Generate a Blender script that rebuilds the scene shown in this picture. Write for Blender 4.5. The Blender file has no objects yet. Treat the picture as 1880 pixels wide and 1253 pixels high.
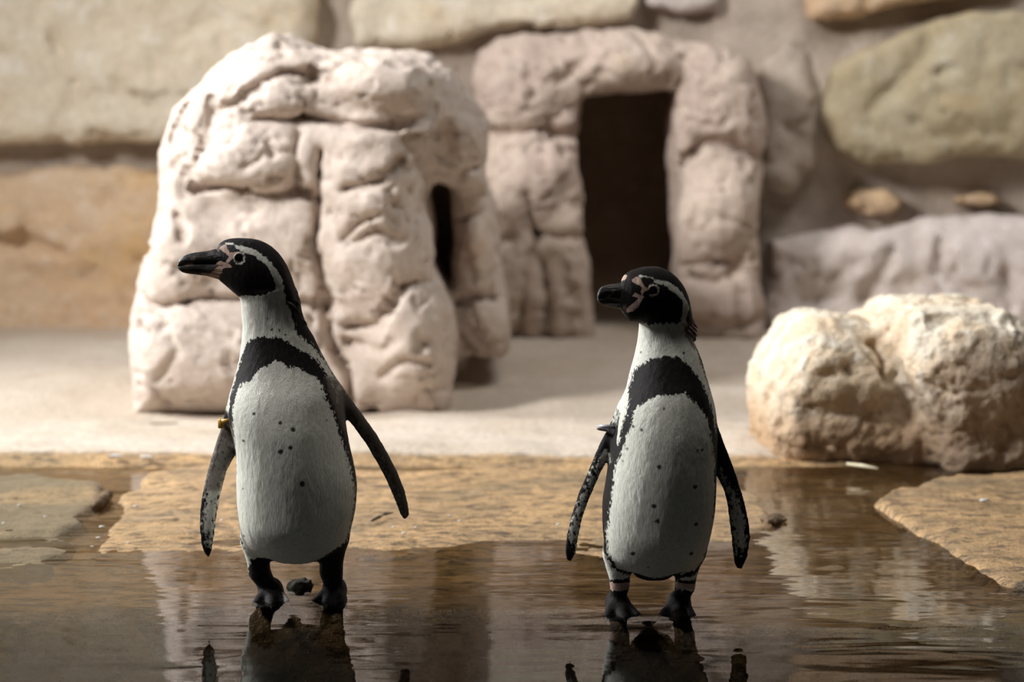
import bpy, math, random
import numpy as np
from mathutils import Vector, Matrix

random.seed(7); np.random.seed(7)
SC = bpy.context.scene
COL = SC.collection

# ------------------------------------------------------------------ camera
FPX = 3655.0                     # focal length in pixels of the 1880 px wide frame
D0, CAMH, YH = 3.07, 0.7017, 260.0
PITCH = math.atan((626.5 - YH) / FPX)
cam_d = bpy.data.cameras.new('camera'); cam = bpy.data.objects.new('camera', cam_d); COL.objects.link(cam)
cam.location = (0, -D0, CAMH); cam.rotation_euler = (math.pi/2 - PITCH, 0, 0)
cam_d.sensor_width = 36.0; cam_d.lens = FPX * 36.0 / 1880.0
cam_d.clip_start = 0.05; cam_d.clip_end = 100
cam_d.dof.use_dof = True; cam_d.dof.focus_distance = D0 - 0.03; cam_d.dof.aperture_fstop = 3.0
cam_d.dof.aperture_blades = 0
SC.camera = cam

# ------------------------------------------------------------------ world, lights, exposure
w = bpy.data.worlds.new('world'); SC.world = w; w.use_nodes = True
w.node_tree.nodes['Background'].inputs[0].default_value = (0.80, 0.86, 0.80, 1)
w.node_tree.nodes['Background'].inputs[1].default_value = 0.008

def area_light(name, loc, target, sx, sy, power, color, spread=180):
    d = bpy.data.lights.new(name, 'AREA'); d.shape = 'RECTANGLE'; d.size = sx; d.size_y = sy
    d.energy = power; d.color = color; d.spread = math.radians(spread)
    o = bpy.data.objects.new(name, d); COL.objects.link(o); o.location = loc
    o.rotation_euler = (Vector(target) - Vector(loc)).to_track_quat('-Z', 'Y').to_euler()
    return o
# added overhead fill lamp for the penguins' chests and necks
area_light('overhead_fill_light', (0.45, -0.15, 3.7), (0.3, 0.0, 0.2), 0.7, 0.5, 22, (1.0, 0.97, 0.90))
# added lamp high on the left, beam narrowed onto the rocks, sparing the penguins
area_light('rock_beam_light', (-3.6, -0.5, 3.4), (0.4, 2.9, 0.4), 1.0, 1.0, 68, (1.0, 0.985, 0.98), 72)
area_light('rear_fill_light', (1.7, 1.9, 3.9), (1.3, 3.3, 0.3), 1.6, 1.0, 34, (1.0, 0.985, 0.98), 120)  # added fill lamp for the hut, right wall and floor behind
area_light('side_window_light', (-4.7, 2.3, 2.8), (0.3, -0.35, 0.35), 0.8, 1.0, 115, (0.97, 1.0, 1.0), 92)

SC.view_settings.view_transform = 'Standard'; SC.view_settings.look = 'None'
SC.view_settings.exposure = 0.0; SC.view_settings.gamma = 1.0; SC.view_settings.use_curve_mapping = False

# ------------------------------------------------------------------ helpers: pixel <-> place
CP, SP = math.cos(PITCH), math.sin(PITCH)
def ray(px, py):
    a = (np.asarray(px, float) - 940.0) / FPX; b = (626.5 - np.asarray(py, float)) / FPX
    return a, CP + b*SP, -SP + b*CP
def at_y(px, py, Y):             # point of that sight line on the upright plane y = Y -> x, z
    dx, dy, dz = ray(px, py); t = (Y + D0) / dy
    return dx*t, CAMH + dz*t
def ground(px, py, z=0.0):       # point of that sight line at height z -> x, y
    dx, dy, dz = ray(px, py); t = (z - CAMH) / dz
    return dx*t, -D0 + dy*t
def poly_at(pts, Y):
    p = np.array(pts, float); x, z = at_y(p[:,0], p[:,1], Y)
    return np.stack([x, z], 1)
def poly_ground(pts, z=0.0):
    p = np.array(pts, float); x, y = ground(p[:,0], p[:,1], z)
    return np.stack([x, y], 1)

# ------------------------------------------------------------------ helpers: fields
def smooth01(t): t = np.clip(t, 0, 1); return t*t*(3-2*t)
def smin(a, b, k):
    h = np.clip(0.5 + 0.5*(b-a)/k, 0, 1)
    return b*(1-h) + a*h - k*h*(1-h)
def smax(a, b, k): return -smin(-a, -b, k)

def poly_sd(x, z, P):            # signed distance to polygon, negative inside
    x = np.asarray(x, np.float32); z = np.asarray(z, np.float32)
    d = np.full(x.shape, 1e9, np.float32); ins = np.zeros(x.shape, bool)
    n = len(P)
    for i in range(n):
        ax, az = P[i]; bx, bz = P[(i+1) % n]
        ex, ez = bx-ax, bz-az; L = ex*ex+ez*ez + 1e-12
        t = np.clip(((x-ax)*ex + (z-az)*ez)/L, 0, 1)
        d = np.minimum(d, (x-ax-t*ex)**2 + (z-az-t*ez)**2)
        c = (az > z) != (bz > z)
        if abs(ez) > 1e-12:
            ins ^= c & (x < (bx-ax)*(z-az)/ez + ax)
    d = np.sqrt(d)
    return np.where(ins, -d, d)
def line_d(x, z, P):
    d = np.full(np.shape(x), 1e9, np.float32)
    for i in range(len(P)-1):
        ax, az = P[i]; bx, bz = P[i+1]
        ex, ez = bx-ax, bz-az; L = ex*ex+ez*ez + 1e-12
        t = np.clip(((x-ax)*ex + (z-az)*ez)/L, 0, 1)
        d = np.minimum(d, (x-ax-t*ex)**2 + (z-az-t*ez)**2)
    return np.sqrt(d)

def _hash(i, j, k, s):
    h = (i.astype(np.int64)*374761393 + j.astype(np.int64)*668265263 + k.astype(np.int64)*2147483647 + s*1274126177) & 0xffffffff
    h = ((h ^ (h >> 13)) * 1274126177) & 0xffffffff
    return ((h ^ (h >> 16)) & 0xffff).astype(np.float32) / 32767.5 - 1.0
def vnoise(x, y, z, s=0):
    x, y, z = np.broadcast_arrays(np.asarray(x, np.float32), np.asarray(y, np.float32), np.asarray(z, np.float32))
    i, j, k = np.floor(x), np.floor(y), np.floor(z)
    u, v, q = x-i, y-j, z-k
    u, v, q = [t*t*t*(t*(t*6-15)+10) for t in (u, v, q)]
    i, j, k = i.astype(np.int32), j.astype(np.int32), k.astype(np.int32)
    r = 0
    for a in (0, 1):
        for b in (0, 1):
            for c in (0, 1):
                r = r + _hash(i+a, j+b, k+c, s) * (u if a else 1-u) * (v if b else 1-v) * (q if c else 1-q)
    return r
def fbm(x, y, z, sc, oct=4, s=0, gain=0.5):
    r = 0; a = 1.0
    for o in range(oct):
        r = r + a*vnoise(x*sc + o*7.3, y*sc - o*3.1, z*sc + o*1.7, s+o); sc *= 2.03; a *= gain
    return r

def curve(keys, vals, t, sm=0):  # smooth monotone-ish interpolation through key values
    k = np.array(keys, float); v = np.array(vals, float); o = np.argsort(k); k, v = k[o], v[o]
    m = np.zeros_like(v); dk = np.diff(k); dv = np.diff(v)/dk
    m[0], m[-1] = dv[0], dv[-1]
    for i in range(1, len(k)-1):
        m[i] = 0 if dv[i-1]*dv[i] <= 0 else 2*dv[i-1]*dv[i]/(dv[i-1]+dv[i])
    t = np.clip(np.asarray(t, float), k[0], k[-1]); i = np.clip(np.searchsorted(k, t)-1, 0, len(k)-2)
    h = dk[i]; s = (t-k[i])/h
    return (2*s**3-3*s**2+1)*v[i] + (s**3-2*s**2+s)*h*m[i] + (-2*s**3+3*s**2)*v[i+1] + (s**3-s**2)*h*m[i+1]

# ------------------------------------------------------------------ helpers: meshes
def surface_nets(F, org, h):
    F = np.ascontiguousarray(F, np.float32); S = F < 0
    n = np.array(F.shape)
    c = np.zeros(n-1, np.uint8)
    for a in (0,1):
        for b in (0,1):
            for d in (0,1):
                c += S[a:n[0]-1+a, b:n[1]-1+b, d:n[2]-1+d]
    act = (c > 0) & (c < 8)
    I, J, K = np.nonzero(act)
    idx = np.full(n-1, -1, np.int64); idx[act] = np.arange(len(I))
    P = np.zeros((len(I), 3)); N = np.zeros(len(I))
    cor = [(a,b,d) for a in (0,1) for b in (0,1) for d in (0,1)]
    for p in cor:
        for ax in range(3):
            if p[ax]: continue
            q = list(p); q[ax] = 1
            fa = F[I+p[0], J+p[1], K+p[2]]; fb = F[I+q[0], J+q[1], K+q[2]]
            m = (fa < 0) != (fb < 0)
            t = np.where(m, fa/(fa-fb+1e-20), 0)
            pt = np.tile(np.array(p, float), (len(I), 1)); pt[:, ax] += t
            P[m] += pt[m]; N[m] += 1
    V = (np.stack([I,J,K],1) + P/N[:,None]) * np.asarray(h) + np.asarray(org)
    quads = []
    for ax in range(3):
        b, d = (ax+1) % 3, (ax+2) % 3
        Sx = np.transpose(S, (ax,b,d)); ix = np.transpose(idx, (ax,b,d))
        s0 = Sx[:-1,1:-1,1:-1]; s1 = Sx[1:,1:-1,1:-1]
        i, j, k = np.nonzero(s0 != s1); j += 1; k += 1
        inside = Sx[i,j,k]
        q = np.stack([ix[i,j-1,k-1], ix[i,j,k-1], ix[i,j,k], ix[i,j-1,k]], 1)
        q[~inside] = q[~inside][:, ::-1]
        quads.append(q)
    return V, np.concatenate(quads)

def mesh_np(name, V, Q, mat=None, smooth=True):
    V = np.asarray(V, np.float32); Q = np.asarray(Q, np.int32); k = Q.shape[1]
    me = bpy.data.meshes.new(name)
    me.vertices.add(len(V)); me.vertices.foreach_set('co', V.ravel())
    me.loops.add(Q.size); me.loops.foreach_set('vertex_index', Q.ravel())
    me.polygons.add(len(Q))
    me.polygons.foreach_set('loop_start', np.arange(0, Q.size, k, dtype=np.int32))
    me.polygons.foreach_set('loop_total', np.full(len(Q), k, np.int32))
    me.update(calc_edges=True); me.validate()
    if smooth: me.polygons.foreach_set('use_smooth', np.ones(len(me.polygons), bool))
    if mat: me.materials.append(mat)
    return me
def vert_normals(V, Q):
    n = np.cross(V[Q[:,2]]-V[Q[:,0]], V[Q[:,3]]-V[Q[:,1]])
    N = np.zeros_like(V)
    for c in range(4): np.add.at(N, Q[:,c], n)
    return N/(np.linalg.norm(N, axis=1, keepdims=True)+1e-12)
def attr(me, name, vals):
    a = me.attributes.new(name, 'FLOAT', 'POINT'); a.data.foreach_set('value', np.asarray(vals, np.float32))
def link(name, me, parent=None, loc=None, **props):
    o = bpy.data.objects.new(name, me); COL.objects.link(o)
    if loc is not None: o.location = loc
    if parent is not None: o.parent = parent
    for k, v in props.items(): o[k] = v
    return o
def tag(o, label, category, group=None):
    o['label'] = label; o['category'] = category
    if group: o['group'] = group
def grid_quads(nx, ny):
    i = np.arange(nx-1)[:,None]*ny + np.arange(ny-1)[None,:]
    return np.stack([i, i+ny, i+ny+1, i+1], -1).reshape(-1,4)
def ring_loft(rings, caps=True):            # list of (n,3) rings -> quads (+ collapsed end points)
    n = len(rings[0]); V = [np.asarray(r, float) for r in rings]
    if caps: V = [np.tile(V[0].mean(0), (n,1))] + V + [np.tile(V[-1].mean(0), (n,1))]
    Q = []
    for r in range(len(V)-1):
        for i in range(n):
            j = (i+1) % n
            Q.append((r*n+i, r*n+j, (r+1)*n+j, (r+1)*n+i))
    return np.concatenate(V), np.array(Q)
def tube(path, rad, n=10, flat=None):
    path = np.asarray(path, float); rad = np.broadcast_to(rad, (len(path),))
    rings = []
    for i, p in enumerate(path):
        t = path[min(i+1, len(path)-1)] - path[max(i-1, 0)]; t /= np.linalg.norm(t)+1e-12
        u = np.cross(t, (0,1,0) if abs(t[1]) < 0.9 else (1,0,0)); u /= np.linalg.norm(u); v = np.cross(t, u)
        a = np.linspace(0, 2*math.pi, n, endpoint=False)[:,None]
        rings.append(p + rad[i]*(np.cos(a)*u + np.sin(a)*v))
    return ring_loft(rings)

# ------------------------------------------------------------------ helpers: materials
class NT:
    def __init__(s, name):
        s.m = bpy.data.materials.new(name); s.m.use_nodes = True; s.t = s.m.node_tree
        s.b = s.t.nodes['Principled BSDF']; s.out = s.t.nodes['Material Output']
        s.co = s.n('ShaderNodeTexCoord').outputs['Object']
    def n(s, kind, **kw):
        x = s.t.nodes.new(kind)
        for k, v in kw.items(): setattr(x, k, v)
        return x
    def l(s, a, b): s.t.links.new(a, b)
    def put(s, sock, v):
        if hasattr(v, 'is_output'): s.l(v, sock)
        else: sock.default_value = v
    def mapping(s, scale, loc=(0,0,0)):
        x = s.n('ShaderNodeMapping'); s.l(s.co, x.inputs[0]); x.inputs['Scale'].default_value = scale; x.inputs['Location'].default_value = loc
        return x.outputs[0]
    def noise(s, scale, detail=4, rough=0.55, vec=None, dist=0.0):
        x = s.n('ShaderNodeTexNoise'); s.l(vec or s.co, x.inputs['Vector'])
        x.inputs['Scale'].default_value = scale; x.inputs['Detail'].default_value = detail
        x.inputs['Roughness'].default_value = rough; x.inputs['Distortion'].default_value = dist
        return x.outputs[0]
    def voro(s, scale, vec=None):
        x = s.n('ShaderNodeTexVoronoi'); s.l(vec or s.co, x.inputs['Vector']); x.inputs['Scale'].default_value = scale
        return x.outputs['Distance']
    def rng(s, v, a, b, c=0.0, d=1.0, smooth=True):
        x = s.n('ShaderNodeMapRange'); x.interpolation_type = 'SMOOTHSTEP' if smooth else 'LINEAR'
        s.put(x.inputs[0], v)
        for i, q in enumerate((a, b, c, d)): s.put(x.inputs[i+1], q)
        return x.outputs[0]
    def math(s, op, a, b=0.0):
        x = s.n('ShaderNodeMath', operation=op); s.put(x.inputs[0], a); s.put(x.inputs[1], b); return x.outputs[0]
    def mix(s, f, a, b, mode='MIX'):
        x = s.n('ShaderNodeMix', data_type='RGBA', blend_type=mode)
        s.put(x.inputs['Factor'], f)
        for k, v in (('A', a), ('B', b)):
            sk = [i for i in x.inputs if i.name == k and i.type == 'RGBA'][0]
            s.put(sk, v if hasattr(v, 'is_output') else (*v, 1.0)[:4])
        return [o for o in x.outputs if o.type == 'RGBA'][0]
    def attr(s, name):
        return s.n('ShaderNodeAttribute', attribute_name=name).outputs['Fac']
    def bump(s, h, strength, dist, prev=None):
        x = s.n('ShaderNodeBump'); s.l(h, x.inputs['Height']); x.inputs['Strength'].default_value = strength
        x.inputs['Distance'].default_value = dist
        if prev: s.l(prev, x.inputs['Normal'])
        return x.outputs[0]
    def fin(s, color=None, rough=None, normal=None, spec=None):
        if color is not None: s.put(s.b.inputs['Base Color'], color if hasattr(color, 'is_output') else (*color, 1.0)[:4])
        if rough is not None: s.put(s.b.inputs['Roughness'], rough)
        if normal is not None: s.l(normal, s.b.inputs['Normal'])
        if spec is not None: s.b.inputs['Specular IOR Level'].default_value = spec
        return s.m

def rock_material(name, c0, c1, c2, stain=None, scale=4.0, bump=0.012, stain_amt=(0.55, 0.75), fine=(0.55,)):
    t = NT(name)
    big = t.noise(scale, 5, 0.6, dist=0.4); mid = t.noise(scale*4.5, 5, 0.65); fin = t.noise(scale*22, 4, 0.6)
    c = t.mix(t.rng(big, 0.35, 0.65), c0, c1)
    c = t.mix(t.rng(mid, 0.5, 0.72), c, c2)
    if stain:
        st = t.noise(scale*0.8, 4, 0.6, vec=t.mapping((1,1,1.3), (3.3,1.7,5.1)))
        c = t.mix(t.rng(st, stain_amt[0], stain_amt[1]), c, stain)
    c = t.mix(t.rng(fin, 0.3, 0.7, 0.0, 0.35), c, (c0[0]*0.55, c0[1]*0.52, c0[2]*0.5))
    pits = t.rng(t.voro(scale*9), 0.0, 0.22)
    b1 = t.bump(mid, 0.45, bump)
    b2 = t.bump(pits, 0.35, bump*0.6, b1)
    b3 = t.bump(fin, 0.7, bump*0.5, b2)
    return t.fin(c, 0.85, b3, 0.25)

M_PINK = rock_material('rose_cast_rock', (0.63,0.54,0.475), (0.575,0.48,0.41), (0.68,0.60,0.535), (0.60,0.43,0.30), 3.2, 0.010, (0.60, 0.78))
M_CAVE = rock_material('grey_rose_cast_rock', (0.53,0.43,0.355), (0.49,0.385,0.33), (0.55,0.46,0.39), (0.52,0.40,0.27), 3.0, 0.012, (0.58, 0.78))
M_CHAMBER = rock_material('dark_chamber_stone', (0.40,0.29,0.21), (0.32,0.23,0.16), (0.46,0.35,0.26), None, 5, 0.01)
M_MORTAR = rock_material('grey_mortar', (0.46,0.385,0.315), (0.40,0.33,0.275), (0.50,0.43,0.36), (0.45,0.32,0.18), 3.0, 0.02, (0.6, 0.8))
M_YSTONE = rock_material('yellow_sandstone', (0.74,0.66,0.53), (0.69,0.59,0.44), (0.80,0.74,0.63), (0.68,0.51,0.29), 2.2, 0.018, (0.56, 0.74))
M_OSTONE = rock_material('orange_sandstone', (0.65,0.49,0.34), (0.61,0.42,0.26), (0.70,0.57,0.44), (0.64,0.41,0.19), 3.0, 0.018, (0.5, 0.72))
M_GSTONE = rock_material('mauve_grey_stone', (0.66,0.585,0.545), (0.60,0.52,0.47), (0.72,0.65,0.62), (0.55,0.45,0.34), 3.2, 0.02, (0.58, 0.76))
M_OLIVE = rock_material('ochre_grey_stone', (0.42,0.365,0.255), (0.385,0.31,0.19), (0.47,0.42,0.32), (0.42,0.28,0.12), 2.6, 0.018, (0.56, 0.74))

def boulder_material():
    t = NT('cream_limestone')
    big = t.noise(7, 5, 0.6, dist=0.5); mid = t.noise(24, 5, 0.65); fin = t.noise(110, 3, 0.6)
    c = t.mix(t.rng(big, 0.38, 0.62), (0.82,0.74,0.61), (0.70,0.55,0.39))
    c = t.mix(t.rng(mid, 0.5, 0.7), c, (0.86,0.80,0.69))
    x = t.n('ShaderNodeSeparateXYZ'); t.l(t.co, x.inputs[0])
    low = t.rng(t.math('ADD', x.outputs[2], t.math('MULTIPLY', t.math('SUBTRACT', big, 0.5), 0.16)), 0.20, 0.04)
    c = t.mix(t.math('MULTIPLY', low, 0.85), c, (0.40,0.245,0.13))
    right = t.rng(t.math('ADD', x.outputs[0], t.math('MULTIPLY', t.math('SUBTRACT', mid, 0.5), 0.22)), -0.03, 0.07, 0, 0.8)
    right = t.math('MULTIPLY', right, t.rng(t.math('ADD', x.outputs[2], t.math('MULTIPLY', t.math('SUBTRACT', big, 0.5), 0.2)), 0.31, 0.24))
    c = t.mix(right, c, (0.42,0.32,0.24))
    c = t.mix(t.rng(fin, 0.35, 0.7, 0, 0.3), c, (0.35,0.25,0.16))
    b = t.bump(fin, 0.5, 0.006, t.bump(mid, 0.8, 0.02))
    return t.fin(c, 0.85, b, 0.25)
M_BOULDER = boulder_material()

def ground_material():
    t = NT('pool_side_concrete')
    wet = t.attr('wet')
    big = t.noise(1.6, 5, 0.6, dist=0.6); mid = t.noise(9, 5, 0.65); fin = t.noise(60, 4, 0.6)
    dry = t.mix(t.rng(big, 0.38, 0.62), (0.61,0.53,0.445), (0.53,0.445,0.355))
    dry = t.mix(t.rng(mid, 0.52, 0.7, 0, 0.7), dry, (0.50,0.41,0.31))
    st = t.mapping((0.7, 2.2, 1))
    n2 = t.noise(6, 6, 0.68, vec=st, dist=0.8); n3 = t.noise(22, 6, 0.7, vec=st, dist=0.3)
    wc = t.mix(t.rng(n2, 0.36, 0.6), (0.42,0.28,0.155), (0.60,0.385,0.195))
    wc = t.mix(t.rng(n3, 0.49, 0.62, 0, 0.88), wc, (0.12,0.09,0.06))
    n5 = t.noise(45, 5, 0.7, vec=t.mapping((0.6, 1.6, 1), (2, 7, 0)))
    wc = t.mix(t.rng(n5, 0.56, 0.64, 0, 0.8), wc, (0.075,0.058,0.04))
    moss = t.noise(2.3, 4, 0.6, vec=t.mapping((1, 1.6, 1), (1.3, 4.1, 0)))
    wc = t.mix(t.math('MAXIMUM', t.rng(moss, 0.50, 0.64, 0, 0.4), t.math('MULTIPLY', t.attr('moss'), t.rng(moss, 0.36, 0.52, 0.45, 0.9))), wc, (0.21,0.175,0.115))
    grit = t.noise(130, 3, 0.7, vec=t.mapping((1, 1.5, 1)))
    wc = t.mix(t.rng(grit, 0.58, 0.68, 0, 0.75), wc, (0.06,0.045,0.03))
    wc = t.mix(t.rng(grit, 0.38, 0.28, 0, 0.5), wc, (0.58,0.45,0.31))
    wc = t.mix(t.rng(n3, 0.40, 0.28, 0, 0.5), wc, (0.58,0.42,0.26))
    k = t.rng(t.math('ADD', wet, t.math('MULTIPLY', t.math('SUBTRACT', mid, 0.5), 0.5)), 0.25, 0.75)
    c = t.mix(k, dry, wc)
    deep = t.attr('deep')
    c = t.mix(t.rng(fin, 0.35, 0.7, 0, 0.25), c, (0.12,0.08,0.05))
    c = t.mix(deep, c, (0.010,0.0085,0.006))  # deep bottom painted near black where little light reaches
    b = t.bump(fin, 0.6, 0.005, t.bump(t.noise(22, 5, 0.7), 0.7, 0.010))
    return t.fin(c, t.rng(k, 0, 1, 0.85, 0.32), b, 0.4)
M_GROUND = ground_material()

def water_material():
    t = NT('pool_water')
    t.t.nodes.remove(t.b)
    w1 = t.noise(3.0, 2, 0.5, vec=t.mapping((0.8, 2.2, 1)), dist=0.6)
    w2 = t.noise(9.0, 2, 0.5, vec=t.mapping((0.5, 2.4, 1), (4,2,0)), dist=0.4)
    nrm = t.bump(w2, 1.0, 0.0004, t.bump(w1, 1.0, 0.0028))
    fr = t.n('ShaderNodeFresnel'); fr.inputs['IOR'].default_value = 1.36; t.l(nrm, fr.inputs['Normal'])
    tr = t.n('ShaderNodeBsdfTransparent'); tr.inputs[0].default_value = (0.88, 0.84, 0.74, 1)
    gl = t.n('ShaderNodeBsdfGlossy'); gl.inputs['Roughness'].default_value = 0.0; t.l(nrm, gl.inputs['Normal'])
    mx = t.n('ShaderNodeMixShader'); t.l(fr.outputs[0], mx.inputs[0]); t.l(tr.outputs[0], mx.inputs[1]); t.l(gl.outputs[0], mx.inputs[2])
    t.l(mx.outputs[0], t.out.inputs[0])
    return t.m
M_WATER = water_material()

def feather_material():
    t = NT('penguin_plumage')
    st = t.mapping((1, 1, 0.22))
    n1 = t.noise(150, 3, 0.6); n2 = t.noise(520, 3, 0.6, vec=st); n3 = t.noise(60, 3, 0.6)
    jit = t.math('ADD', t.math('MULTIPLY', t.math('SUBTRACT', n1, 0.5), 0.0075), t.math('MULTIPLY', t.math('SUBTRACT', n2, 0.5), 0.004))
    n4 = t.noise(230, 2, 0.6, vec=t.mapping((1, 1, 0.7)))
    rag = t.math('MULTIPLY', t.math('SUBTRACT', n4, 0.5), t.math('ADD', t.math('MULTIPLY', t.attr('rag'), 0.011), 0.004))
    k = t.rng(t.math('ADD', t.attr('dark'), t.math('ADD', jit, rag)), 0.0010, -0.0010)
    ks = t.rng(t.math('ADD', t.attr('spot'), t.math('MULTIPLY', jit, 0.8)), 0.0013, -0.0012)
    k = t.math('MAXIMUM', k, t.math('MULTIPLY', ks, 0.93))
    kp = t.rng(t.math('ADD', t.attr('pink'), t.math('MULTIPLY', jit, 0.35)), 0.0007, -0.0007)
    white = t.mix(t.rng(n2, 0.3, 0.7), (0.86,0.84,0.755), (0.62,0.61,0.53))
    white = t.mix(t.rng(n3, 0.45, 0.75, 0, 0.25), white, (0.62,0.60,0.50))
    dark = t.mix(t.rng(n2, 0.35, 0.75), (0.006,0.0045,0.0045), (0.022,0.0145,0.0145))
    pk = t.mix(t.rng(n1, 0.3, 0.7), (0.62,0.44,0.37), (0.46,0.30,0.24))
    kg = t.rng(t.math('ADD', t.attr('grey'), t.math('MULTIPLY', jit, 1.4)), 0.004, -0.004)
    c = t.mix(k, white, dark)
    c = t.mix(t.math('MULTIPLY', kg, 0.75), c, (0.20,0.165,0.14))
    c = t.mix(kp, c, pk)
    b = t.bump(n2, 0.5, 0.0016, t.bump(n1, 0.12, 0.001))
    m = t.fin(c, t.rng(k, 0, 1, 0.62, 0.68), b, 0.12)
    t.b.inputs['Sheen Weight'].default_value = 0.03; t.b.inputs['Sheen Roughness'].default_value = 0.4
    return m
M_FEATHER = feather_material()
def bill_material():
    t = NT('bill_horn')
    n1 = t.noise(90, 4, 0.6, vec=t.mapping((0.5,1,2.5)))
    jit = t.math('MULTIPLY', t.math('SUBTRACT', n1, 0.5), 0.006)
    c = t.mix(t.rng(n1, 0.35, 0.7), (0.012,0.010,0.009), (0.05,0.043,0.038))
    c = t.mix(t.rng(t.math('ADD', t.attr('grey'), jit), 0.0015, -0.0015, 0, 0.8), c, (0.22,0.18,0.14))
    c = t.mix(t.rng(t.math('ADD', t.attr('pink'), t.math('MULTIPLY', jit, 0.5)), 0.0012, -0.0012), c, (0.50,0.31,0.21))
    return t.fin(c, 0.42, t.bump(n1, 0.9, 0.003), 0.5)
M_BILL = bill_material()
def plain(name, c, rough=0.5, spec=0.5):
    t = NT(name); n = t.noise(40, 3); cc = t.mix(t.rng(n, 0.3, 0.7), c, tuple(q*0.8 for q in c))
    return t.fin(cc, rough, None, spec)
M_EYE = plain('dark_eye', (0.012,0.008,0.006), 0.08)
M_LID = plain('eyelid_skin', (0.36,0.30,0.26), 0.5)
M_YELLOW = plain('yellow_plastic', (0.80,0.47,0.07), 0.35)
M_GREYBAND = plain('grey_plastic', (0.55,0.55,0.56), 0.3)
M_CLAW = plain('claw_horn', (0.02,0.016,0.014), 0.35)
M_TUFT = plain('ruffled_feather', (0.045,0.03,0.03), 0.6)
M_TUFTG = plain('ruffled_grey_feather', (0.20,0.14,0.13), 0.6)
M_SHELL = plain('white_chip', (0.74,0.72,0.70), 0.4)
M_TWIG = plain('wet_twig', (0.06,0.04,0.025), 0.5)
M_STRAW = plain('pale_straw', (0.72,0.64,0.44), 0.5)
M_ALGAE = plain('algae_stone', (0.03,0.026,0.017), 0.8, 0.15)
M_WETSTONE = rock_material('wet_brown_stone', (0.22,0.15,0.09), (0.15,0.10,0.065), (0.27,0.20,0.13), None, 20, 0.004)

# ------------------------------------------------------------------ setting: floor, slabs, water
LEDGE_Y = float(ground(900, 852, 0.0)[1])       # kerb where the dry floor starts
def floor_z(x, y):
    n = fbm(x, y, 0*x, 2.2, 3, 3)
    e = -0.075 - 0.10*smooth01((x-0.05)/0.25) + 0.02*fbm(x, 0*x, 0*x, 6, 2, 9)     # shelf lip
    shelf = -0.012 + 0.002*n
    z = shelf + (-0.65)*smooth01((e - y)/0.16)
    ky = LEDGE_Y + 0.05*fbm(x, 0*x, 0*x, 1.6, 3, 21) + 0.0*x
    up = smooth01((y - ky + 0.10)/0.16)
    z = z*(1-up) + up*(0.020 + 0.006*n + 0.004*fbm(x, y, 0*x, 8, 3, 5))
    z = z + 0.03*smooth01((y-2.6)/1.6) + 0.012*up*fbm(x, y, 0*x, 1.1, 2, 33)
    wet = 1 - smooth01((y - ky + 0.03)/0.10)
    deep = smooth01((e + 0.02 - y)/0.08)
    return z, wet, deep
xs = np.concatenate([np.linspace(-6.6,-1.3,50)[:-1], np.linspace(-1.3,1.3,261), np.linspace(1.3,6.6,50)[1:]])
ys = np.concatenate([np.linspace(-4.2,-0.5,30)[:-1], np.linspace(-0.5,1.6,211), np.linspace(1.6,5.3,130)[1:]])
X, Yg = np.meshgrid(xs, ys, indexing='ij')
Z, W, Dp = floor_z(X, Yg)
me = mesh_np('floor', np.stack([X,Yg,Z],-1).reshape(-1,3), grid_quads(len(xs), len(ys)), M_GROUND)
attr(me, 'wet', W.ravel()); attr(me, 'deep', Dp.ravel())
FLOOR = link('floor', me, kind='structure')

def slab(pts, top0, top1, y0, y1, seed, h=0.012, moss=0.0):
    P = poly_ground(pts, 0.005)
    a, b = P.min(0)-0.03, P.max(0)+0.03
    gx = np.arange(a[0], b[0], h); gy = np.arange(a[1], b[1], h)
    gX, gY = np.meshgrid(gx, gy, indexing='ij')
    d = poly_sd(gX, gY, P) + 0.018*fbm(gX, gY, 0*gX, 9, 3, seed)
    top = top0 + (top1-top0)*np.clip((gY-y0)/(y1-y0), -0.6, 1) + 0.0055*fbm(gX, gY*1.6, 0*gX, 5, 5, seed+2, 0.6) + 0.0012*fbm(gX, gY, 0*gX, 45, 3, seed+5, 0.7)
    z = -0.02 + (top+0.02)*np.sqrt(smooth01(-d/0.03 + 0.15))
    V = np.stack([gX,gY,z],-1).reshape(-1,3); Q = grid_quads(len(gx), len(gy))
    keep = (d.reshape(-1)[Q] < 0.02).all(1); Q = Q[keep]
    u = np.unique(Q); mp = np.full(len(V), -1); mp[u] = np.arange(len(u))
    me = mesh_np('slab', V[u], mp[Q], M_GROUND)
    attr(me, 'wet', np.ones(len(u))*0.9); attr(me, 'deep', np.zeros(len(u))); attr(me, 'moss', np.full(len(u), moss))
    return link('slab', me, FLOOR)
yA = float(ground(900, 1000)[1]); yB = float(ground(900, 870)[1])
slab([(-160,880),(60,876),(150,882),(197,900),(186,922),(150,968),(112,1015),(90,1050),(-160,1060)], 0.001, 0.021, yA, yB, 11, moss=1.0)['label'] = 'wet brown slab at the left edge of the photo'
slab([(212,905),(290,872),(420,866),(640,872),(1020,862),(1250,872),(1395,905),(1428,945),(1405,985),(1290,1010),(1180,1020),(900,1020),(700,1015),(560,1020),(350,1030),(240,1035),(165,1048),(158,1022),(190,962)], -0.001, 0.020, yA, yB, 12)['label'] = 'long wet ochre slab behind the penguins'
slab([(1600,925),(1680,893),(1800,878),(1990,868),(2010,1085),(1850,1075),(1770,1040),(1720,1005),(1655,965)], 0.010, 0.026, yA, yB, 13)['label'] = 'raised wet slab in front of the cream boulder'

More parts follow.
